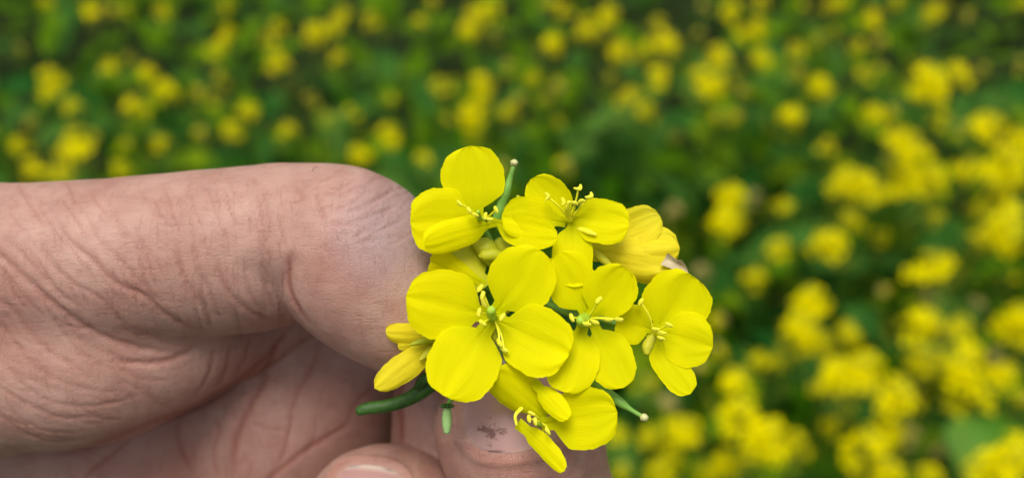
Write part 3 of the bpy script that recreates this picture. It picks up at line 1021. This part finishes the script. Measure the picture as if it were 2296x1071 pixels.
def petal_geo(base, tip, width, cup=0.1, bend=0.0, roll=0.0, claw=0.14, wave=0.045, seed=0, squ=2.3, twist=0.0, side=0.0):
    """base / tip = (px, py, D mm); width in px; cup > 0 lifts the sides towards the camera"""
    rs = np.random.default_rng(seed)
    B, T = loc(*base), loc(*tip)
    Dm = (base[2] + tip[2]) / 2
    Wd = width / FPX * Dm
    U = T - B
    L = np.linalg.norm(U)
    U = U / L
    V0 = unit(np.cross(U, np.array([0, 0, 1.0])))
    N0 = unit(np.cross(V0, U))
    nu, nv = 26, 19
    ph = rs.uniform(0, 6.3, 4)
    rs_ph = rs.uniform(-.4, .4)
    kr = rs.uniform(.6, 1.5)
    P, uvs = [], []
    for i in range(nu):
        s = i / (nu - 1)
        u = 1 - (1 - s) ** 1.7 if s > 0 else 0
        u = 0.5 * s + 0.5 * u
        if i == nu - 1:
            u = 1.0
        a = abs((u - 0.57) / 0.43)
        bl = (max(0, 1 - a ** squ)) ** (1 / squ) if u > 0.14 else 0
        cl = max(claw, .24) * (1 - .6 * u)
        wv = max(bl, cl) if u < 0.57 else bl
        if u < 0.3:
            wv = max(cl, bl * (0.6 + 0.4 * min(1, max(0, (u - .12) / .18))))
        r_ = roll + twist * u
        V1 = V0 * math.cos(r_) + N0 * math.sin(r_)
        N1 = N0 * math.cos(r_) - V0 * math.sin(r_)
        for j in range(nv):
            v = -1 + 2 * j / (nv - 1)
            th = math.atan2(v * wv * 0.5 * Wd, (u - .57) * L) + rs_ph
            rag = 1 + 0.016 * kr * math.sin(4 * th + ph[2]) + 0.012 * math.sin(9 * th + ph[0]) + 0.009 * math.sin(17 * th + ph[1]) + 0.007 * math.sin(31 * th + ph[3])
            hw = 0.5 * Wd * wv
            q = B + U * (L * (u if u < .57 else .57 + (u - .57) * rag)) + V1 * (hw * v * rag + side * L * u * u)
            off = cup * Wd * (v * v) * wv * wv + bend * L * (u * u)
            off += wave * Wd * (math.sin(3.1 * v + ph[2] + 2 * u) * u * .6 + math.sin(7.3 * v + ph[0] + 3 * u) * u * u * .35) * wv
            off += 0.012 * Wd * math.sin(13 * v + ph[1] + 5 * u) * u ** 3 * wv
            off += -0.025 * Wd * math.exp(-(v / .12) ** 2) * (1 - .6 * u)
            off += -0.05 * Wd * kr * max(0, abs(v) - .6) ** 2 * wv * 4 * u
            P.append(q + N1 * off)
            uvs.append((u, v * .5 + .5, 0))
    return np.array(P), grid_faces(nu, nv), uvs


def petal(flower, base, tip, width, material='petal', label=None, name="petal", **k):
    P, F_, uvs = petal_geo(base, tip, width, **k)
    mb = MB()
    mb.add(to_world(P), F_, 0, uvs)
    o_ = link(name, mb.mesh(name, [M[material]], origin=ORG), flower)
    if label:
        o_["label"] = label
    return o_


def part_tube(name, parent, pts, rad, material, ns=12, per=5):
    """pts photo px + D; rad in px"""
    mb = MB()
    P = np.array([loc(*p) for p in pts])
    R = [r * p[2] / FPX * 0.001 for r, p in zip(rad, pts)]
    tube(mb, to_world(P), R, ns, 0, per)
    return link(name, mb.mesh(name, [M[material]], origin=ORG), parent)


def stamen(flower, base, top, ang, size=1.0, hook=0.0):
    """filament + anther in one mesh"""
    mb = MB()
    b_, t_ = loc(*base), loc(*top)
    mid = (b_ + t_) / 2 + np.array([0.15, 0.1, 0.25])
    s_ = top[2] / FPX
    tube(mb, to_world(np.array([b_, mid, t_])), [2.3 * s_ * .001] * 3, 8, 0, 4)
    d = np.array([math.cos(ang), -math.sin(ang), 0.25])
    e = np.array([math.sin(ang), math.cos(ang), 0.0])
    size *= 0.72
    L = 12 * size * s_
    pts = [t_ - d * L, t_ - d * L * .3 + e * hook * L * .4, t_ + d * L * .4 + e * hook * L * .3, t_ + d * L - e * hook * L * .7]
    tube(mb, to_world(np.array(pts)), [4.5 * size * s_ * .001, 7.2 * size * s_ * .001, 6.6 * size * s_ * .001, 3.6 * size * s_ * .001], 9, 1, 4)
    pts2 = [p_ + e * 3.5 * size * s_ * .6 + [0, 0, .1] for p_ in pts]
    tube(mb, to_world(np.array(pts2)), [3.4 * size * s_ * .001, 5.2 * size * s_ * .001, 4.8 * size * s_ * .001, 2.6 * size * s_ * .001], 8, 1, 3)
    return link("stamen", mb.mesh("stamen", [M['filament'], M['anther']], origin=ORG), flower)


def flower(label, c, face=(0, 0)):
    """receptacle mesh: flower is this object, everything else its children"""
    mb = MB()
    P = [loc(*c) + [face[0] * k, face[1] * k, -0.9 * k] for k in (0, 0.6, 1.2)]
    tube(mb, to_world(np.array(P)), [0.0005, 0.0007, 0.0004], 10, 0, 3)
    o_ = link("flower", mb.mesh("receptacle", [M['pistil']], origin=ORG), sprig)
    o_["label"] = label
    return o_


def pedicel(pts, rad=None):
    rad = rad or (7,) * len(pts)
    return part_tube("pedicel", sprig, pts, rad, 'pod', 10, 6)


# --- flower 1, top left
f = flower("topmost flower, at the upper left of the cluster", (1075, 492, 96))
petal(f, (1070, 492, 96), (1053, 329, 94.5), 142, cup=.06, bend=-.05, seed=1)
petal(f, (1078, 492, 95.8), (921, 497, 93.5), 150, cup=.05, bend=-.06, seed=2)
petal(f, (1112, 500, 95.0), (948, 545, 92.0), 70, cup=-.12, roll=.2, bend=.03, seed=3, wave=.05, squ=2.8)
petal(f, (1095, 492, 95.5), (1244, 550, 93.0), 74, cup=.1, roll=-.2, seed=4, side=-.10)
for b_, t_, a in (((1070, 488, 95), (1030, 456, 92.8), .9), ((1072, 488, 95), (1052, 472, 92.5), 1.1), ((1078, 488, 95), (1066, 482, 92.3), .4),
                  ((1085, 490, 95), (1088, 484, 92.4), 1.8), ((1090, 490, 95), (1112, 470, 93), 1.2), ((1085, 490, 95), (1098, 492, 92.2), .2)):
    stamen(f, b_, t_, a, .85)
part_tube("pistil", f, [(1078, 495, 95.5), (1074, 486, 93.5), (1072, 474, 92.2)], (6, 6, 4), 'pistil')
# --- flower 2, top centre
f = flower("flower with curly stamens at the top centre", (1276, 490, 96))
petal(f, (1284, 502, 96), (1190, 402, 95), 92, cup=.12, bend=.02, seed=5)
petal(f, (1268, 498, 95.5), (1125, 484, 94), 98, cup=.06, seed=6)
petal(f, (1268, 486, 95.5), (1412, 502, 94), 102, cup=.05, seed=7, side=.02)
petal(f, (1284, 488, 95.5), (1284, 645, 93.8), 92, cup=-.10, bend=.04, seed=8, squ=3.2)
for b_, t_, a, h_ in (((1272, 488, 95), (1226, 440, 93.2), 1.2, .9), ((1276, 486, 95), (1262, 452, 92.7), 1.3, .6), ((1278, 486, 95), (1297, 420, 93), 2.2, 1.4),
                      ((1282, 486, 95), (1322, 438, 93), 2.0, 1.4), ((1280, 488, 95), (1288, 456, 92.5), .2, .4), ((1284, 490, 95), (1304, 452, 92.5), -.4, .6)):
    stamen(f, b_, t_, a, .85, h_)
part_tube("pistil", f, [(1278, 492, 95), (1272, 470, 93), (1276, 452, 92)], (7, 7, 4), 'filament')
part_tube("sepal", f, [(1290, 510, 95.6), (1320, 520, 94.6), (1336, 526, 94.3)], (5, 6, 3), 'anther')
# --- flower 3, wilted, right of the top
f = flower("fading closed flower with streaked pale petals and a dry tip", (1330, 560, 99))
petal(f, (1325, 560, 98), (1478, 476, 97.8), 92, 'petal_pale', cup=.1, seed=9, side=.05, claw=.3)
petal(f, (1330, 560, 98), (1524, 556, 96.8), 112, 'petal_pale', cup=-.30, bend=.03, seed=10, claw=.4, wave=.16)
petal(f, (1322, 560, 97.6), (1516, 590, 96.0), 112, 'petal_pale', cup=-.34, bend=-.04, seed=11, claw=.45, squ=2.6, wave=.15)
petal(f, (1330, 570, 98.4), (1500, 622, 97.4), 62, 'petal_pale', cup=-.25, bend=-.05, seed=12, claw=.4, wave=.2)
P, F_, uvs = petal_geo((1490, 580, 96.4), (1544, 612, 95.6), 34, cup=.35, wave=.5, seed=13, claw=.9, squ=1.15)
mb = MB()
mb.add(to_world(P), F_, 0, uvs)
link("withered_tip", mb.mesh("withered_tip", [M['dry']], origin=ORG), f)
part_tube("sepal", f, [(1322, 556, 98.6), (1352, 580, 97), (1376, 604, 96.6)], (7, 10, 4), 'sepal')
# --- flower 4, centre right
f = flower("flower right of the centre, its green pistil in view", (1316, 712, 94.5))
petal(f, (1316, 712, 94.5), (1252, 566, 92.8), 112, cup=.05, seed=14)
petal(f, (1318, 716, 94.2), (1406, 602, 92.0), 116, cup=.07, seed=15)
petal(f, (1310, 720, 94.2), (1262, 878, 92.0), 122, cup=.04, bend=-.03, seed=16)
petal(f, (1328, 720, 94.4), (1398, 868, 93.0), 106, cup=.04, bend=-.03, seed=17)
for b_, t_, a in (((1305, 716, 94), (1282, 712, 91.2), 1.2), ((1315, 716, 94), (1334, 722, 90.9), .4), ((1320, 714, 94), (1364, 716, 91.4), .1),
                  ((1318, 710, 94), (1342, 672, 91.6), 2.4), ((1322, 712, 94), (1388, 716, 92), .1), ((1315, 716, 94), (1316, 726, 91.2), .2)):
    stamen(f, b_, t_, a, 1.0)
part_tube("pistil", f, [(1314, 716, 94.5), (1306, 718, 93), (1300, 718, 91.5)], (16, 15, 9), 'pistil')
# --- flower 5, right
f = flower("rightmost flower", (1466, 742, 96.5))
petal(f, (1466, 752, 96.3), (1556, 618, 95), 152, cup=.05, seed=18)
petal(f, (1468, 740, 96.0), (1598, 772, 94.6), 124, cup=.04, bend=-.02, seed=19, side=.05)
petal(f, (1456, 748, 96.2), (1542, 884, 94.8), 72, cup=.03, seed=20, side=-.04, squ=2.8)
petal(f, (1468, 740, 96.2), (1382, 716, 95), 92, cup=.03, seed=21)
for b_, t_, a in (((1466, 742, 95.5), (1470, 738, 93.5), .1), ((1468, 742, 95.5), (1486, 746, 93.2), .2), ((1468, 742, 95.5), (1500, 728, 93.2), .5),
                  ((1466, 742, 95.5), (1436, 676, 94), 2.2), ((1466, 742, 95.5), (1482, 758, 93.4), .3)):
    stamen(f, b_, t_, a, .9)
part_tube("sepal", f, [(1466, 750, 96.5), (1452, 775, 96), (1450, 792, 95.7)], (9, 13, 7), 'sepal')
# --- flower 6, big, front
f = flower("largest flower, in front at the centre left", (1103, 712, 93.5))
petal(f, (1100, 708, 93.3), (913, 664, 91.0), 158, cup=.05, bend=-.03, seed=22)
petal(f, (1106, 706, 93.3), (1218, 566, 91.2), 148, cup=.06, bend=-.02, seed=23)
petal(f, (1108, 714, 93.1), (1274, 800, 90.6), 156, cup=.05, bend=-.02, seed=24)
petal(f, (1100, 718, 93.1), (994, 886, 90.2), 162, cup=.04, bend=-.03, seed=25)
for b_, t_, a in (((1100, 706, 93), (1076, 646, 91.2), 2.2), ((1100, 706, 93), (1082, 662, 91.0), 1.9), ((1100, 710, 93), (1074, 700, 90.2), 1.8),
                  ((1100, 712, 93), (1082, 724, 89.9), .7), ((1106, 710, 93), (1126, 710, 90.2), 2.2), ((1108, 716, 93), (1120, 768, 91), 1.1),
                  ((1110, 718, 93), (1131, 784, 91.4), .5)):
    stamen(f, b_, t_, a, 1.0)
part_tube("pistil", f, [(1104, 712, 93.6), (1103, 706, 92), (1101, 694, 90.2)], (10, 11, 10), 'pistil')
for pts in ([(1102, 716, 94), (1090, 690, 94), (1080, 668, 94.2)], [(1104, 716, 94), (1108, 748, 94), (1120, 772, 94.2)], [(1106, 712, 94), (1126, 700, 94), (1150, 690, 94.3)]):
    part_tube("sepal", f, pts, (7, 9, 4), 'budm')
# --- flower 7, left, behind
f = flower("small pale half-open flower at the left of the cluster", (975, 762, 97))
petal(f, (978, 750, 97), (866, 762, 95.4), 52, 'petal_pale', cup=-.12, bend=.02, seed=26, claw=.4, side=.16, wave=.14)
petal(f, (985, 768, 96.8), (842, 868, 95.0), 64, 'petal_pale', cup=-.04, seed=27, claw=.35, wave=.12)
petal(f, (985, 758, 97.2), (892, 776, 96), 34, 'petal_pale', cup=-.2, seed=28, claw=.4)
part_tube("sepal", f, [(990, 756, 96.8), (950, 764, 95.6), (920, 772, 95.2)], (8, 8, 3), 'budm')
part_tube("sepal", f, [(990, 766, 97), (960, 790, 95.8), (942, 806, 95.4)], (9, 9, 4), 'sepal')
# --- flower 8, bottom
f = flower("lowest flower, drooping in front of the stained nail", (1212, 946, 95))
petal(f, (1224, 934, 94.6), (1108, 828, 92.0), 96, cup=-.30, bend=.03, seed=29, claw=.35, side=-.02)
petal(f, (1196, 856, 93.6), (1274, 938, 91.2), 50, cup=-.1, seed=30, claw=.5)
petal(f, (1214, 950, 94.4), (1384, 930, 92.2), 140, cup=.05, bend=-.03, seed=31, side=-.03)
petal(f, (1160, 948, 94.4), (1278, 1034, 91.6), 46, cup=-.12, seed=32, claw=.6, side=.16, squ=2.6)
for b_, t_, a in (((1212, 946, 94), (1186, 938, 91.6), 1.4), ((1212, 946, 94), (1200, 944, 91.4), 1.5), ((1216, 948, 94), (1228, 966, 91.6), 1.0),
                  ((1210, 944, 94), (1192, 926, 91.8), .4)):
    stamen(f, b_, t_, a, .9)
part_tube("sepal", f, [(1172, 912, 94.2), (1156, 930, 93.4), (1158, 952, 93.2)], (5, 4, 3), 'anther')
# --- opening bud left, under flower 1
f = flower("half-open bud tucked under the topmost flower", (1080, 630, 97.5))
petal(f, (1085, 640, 97), (970, 566, 95.4), 74, 'petal', cup=-.40, seed=33, claw=.6)
petal(f, (1082, 648, 97), (1010, 552, 96.2), 100, 'budm', cup=-.34, seed=34, claw=.6, name="sepal")
petal(f, (1086, 640, 97.2), (960, 596, 95.8), 62, 'petal', cup=-.3, seed=35, claw=.5)
mb = MB()
b_ = loc(1092, 572, 96.2)


def bud(pts, rad, label):
    o_ = part_tube("bud", sprig, pts, rad, 'budm', 14, 5)
    o_["label"] = label
    return o_


bud([(1138, 588, 97), (1112, 572, 96.4), (1088, 572, 96.2), (1076, 574, 96.2)], (7, 14, 13, 5), "small bud between the upper flowers")
bud([(1120, 600, 98), (1092, 560, 97.4), (1070, 545, 97)], (14, 26, 15), "fat green bud under the topmost flower")
bud([(1150, 600, 98.6), (1136, 568, 97.8), (1118, 540, 97.2)], (10, 20, 12), "pale green bud behind the topmost flower")
bud([(1162, 462, 97), (1164, 448, 96.6), (1160, 440, 96.4)], (6, 7, 4), "tiny cream bud left of the curly stamens")
bud([(1190, 462, 97), (1194, 448, 96.6), (1192, 438, 96.4)], (6, 6, 4), "tiny cream bud nearest the curly stamens")


# --- seed pods with round stigma
def pod(pts, rad, ball, label, material='pod'):
    o_ = part_tube("seed_pod", sprig, pts, rad, material, 12, 6)
    o_["label"] = label
    if ball:
        mb = MB()
        c_ = loc(*ball[:3])
        r_ = ball[3] * ball[2] / FPX
        Vv = []
        for i in range(9):
            th = math.pi * (i + .5) / 9
            for j in range(12):
                ph = 2 * math.pi * j / 12
                k = 1 + .1 * math.sin(3 * ph + 5 * th)
                Vv.append(c_ + np.array([math.sin(th) * math.cos(ph), math.cos(th) * .85, math.sin(th) * math.sin(ph)]) * r_ * k)
        F_ = grid_faces(9, 12, True) + [tuple(range(11, -1, -1)), tuple(range(96, 108))]
        mb.add(to_world(np.array(Vv)), F_)
        link("stigma", mb.mesh("stigma", [M['stigma']], origin=ORG), o_)
    return o_


pod([(1112, 500, 97), (1124, 462, 96.5), (1134, 430, 96), (1143, 402, 95.7), (1151, 374, 95.4)], (12, 12, 12, 7, 5), (1153, 365, 95.3, 9), "upright green pod with a cream tip at the top")
pod([(1318, 850, 97), (1362, 880, 96.4), (1392, 902, 96), (1412, 916, 95.7), (1438, 932, 95.4)], (8, 11, 11, 6, 5), (1444, 935, 95.3, 10), "slanting green pod with a cream tip at the lower right")
o_ = pod([(1003, 912, 96), (1002, 930, 95.7), (1002, 950, 95.5), (1002, 968, 95.4)], (8, 11, 11, 7), None, "short pale green pod hanging over the finger", 'podpale')
for dx in (-13, 0, 12):
    part_tube("scar", o_, [(1003, 910, 95.8), (1003 + dx * .6, 908, 95.3), (1003 + dx, 912 - abs(dx) * .1, 95.1)], (5, 5, 4), 'stem', 8, 2)
pedicel([(1020, 850, 96.5), (1015, 880, 96.2), (1004, 912, 96)], (5, 5.5, 6))

# --- stem and pedicels behind the flowers
part_tube("stem", sprig, [(804, 921, 100.8), (826, 914, 100.9), (868, 909, 101.2), (910, 896, 101.4), (950, 872, 101.4), (990, 838, 100.9), (1050, 780, 100.5), (1130, 700, 101.5), (1180, 640, 103), (1195, 610, 104)],
          (11, 14, 14.5, 15.5, 18, 19, 16, 14, 12, 9), 'stem', 16, 6)
part_tube("side_shoot", sprig, [(936, 868, 100.2), (948, 852, 99.6), (968, 842, 99.4), (1000, 826, 99.4)], (9, 12, 12, 10), 'stem', 12, 5)
for tgt in ((1075, 498, 97), (1276, 500, 97), (1330, 562, 99.4), (1316, 716, 95.6), (1466, 748, 97.4), (1103, 716, 94.8), (1080, 640, 98)):
    m_ = ((1180 + tgt[0]) / 2, (650 + tgt[1]) / 2 + 8, (102.5 + tgt[2]) / 2 + .6)
    pedicel([(1180, 650, 102.5), m_, tgt])
pedicel([(1080, 750, 101), (1020, 752, 99.5), (985, 760, 97.4)])
pedicel([(1100, 735, 101), (1135, 800, 99.5), (1180, 880, 97), (1212, 940, 95.6)])
pedicel([(1120, 705, 101), (1250, 800, 99), (1318, 850, 97)])
pedicel([(1190, 620, 103), (1150, 560, 99.5), (1112, 500, 97)], (6, 6, 7))
part_tube("pedicel", sprig, [(1172, 600, 100), (1162, 560, 97), (1156, 530, 96)], (4, 4, 4), 'anther', 8, 4)


def small_leaf(base, tip, width, seed):
    petal(sprig, base, tip, width, 'podleaf', name="leaf", cup=.35, seed=seed, claw=.3, wave=.05)


M['podleaf'] = leafy("sprig_leaf", (0.055, 0.17, 0.02), (0.10, 0.25, 0.04), 300, 0.5, 0.3)
small_leaf((1190, 628, 102), (1236, 548, 99), 34, 41)
small_leaf((1100, 650, 101), (1092, 576, 99), 40, 42)
small_leaf((1170, 620, 103), (1205, 540, 101), 30, 43)
small_leaf((1124, 770, 99), (1172, 818, 97), 30, 44)
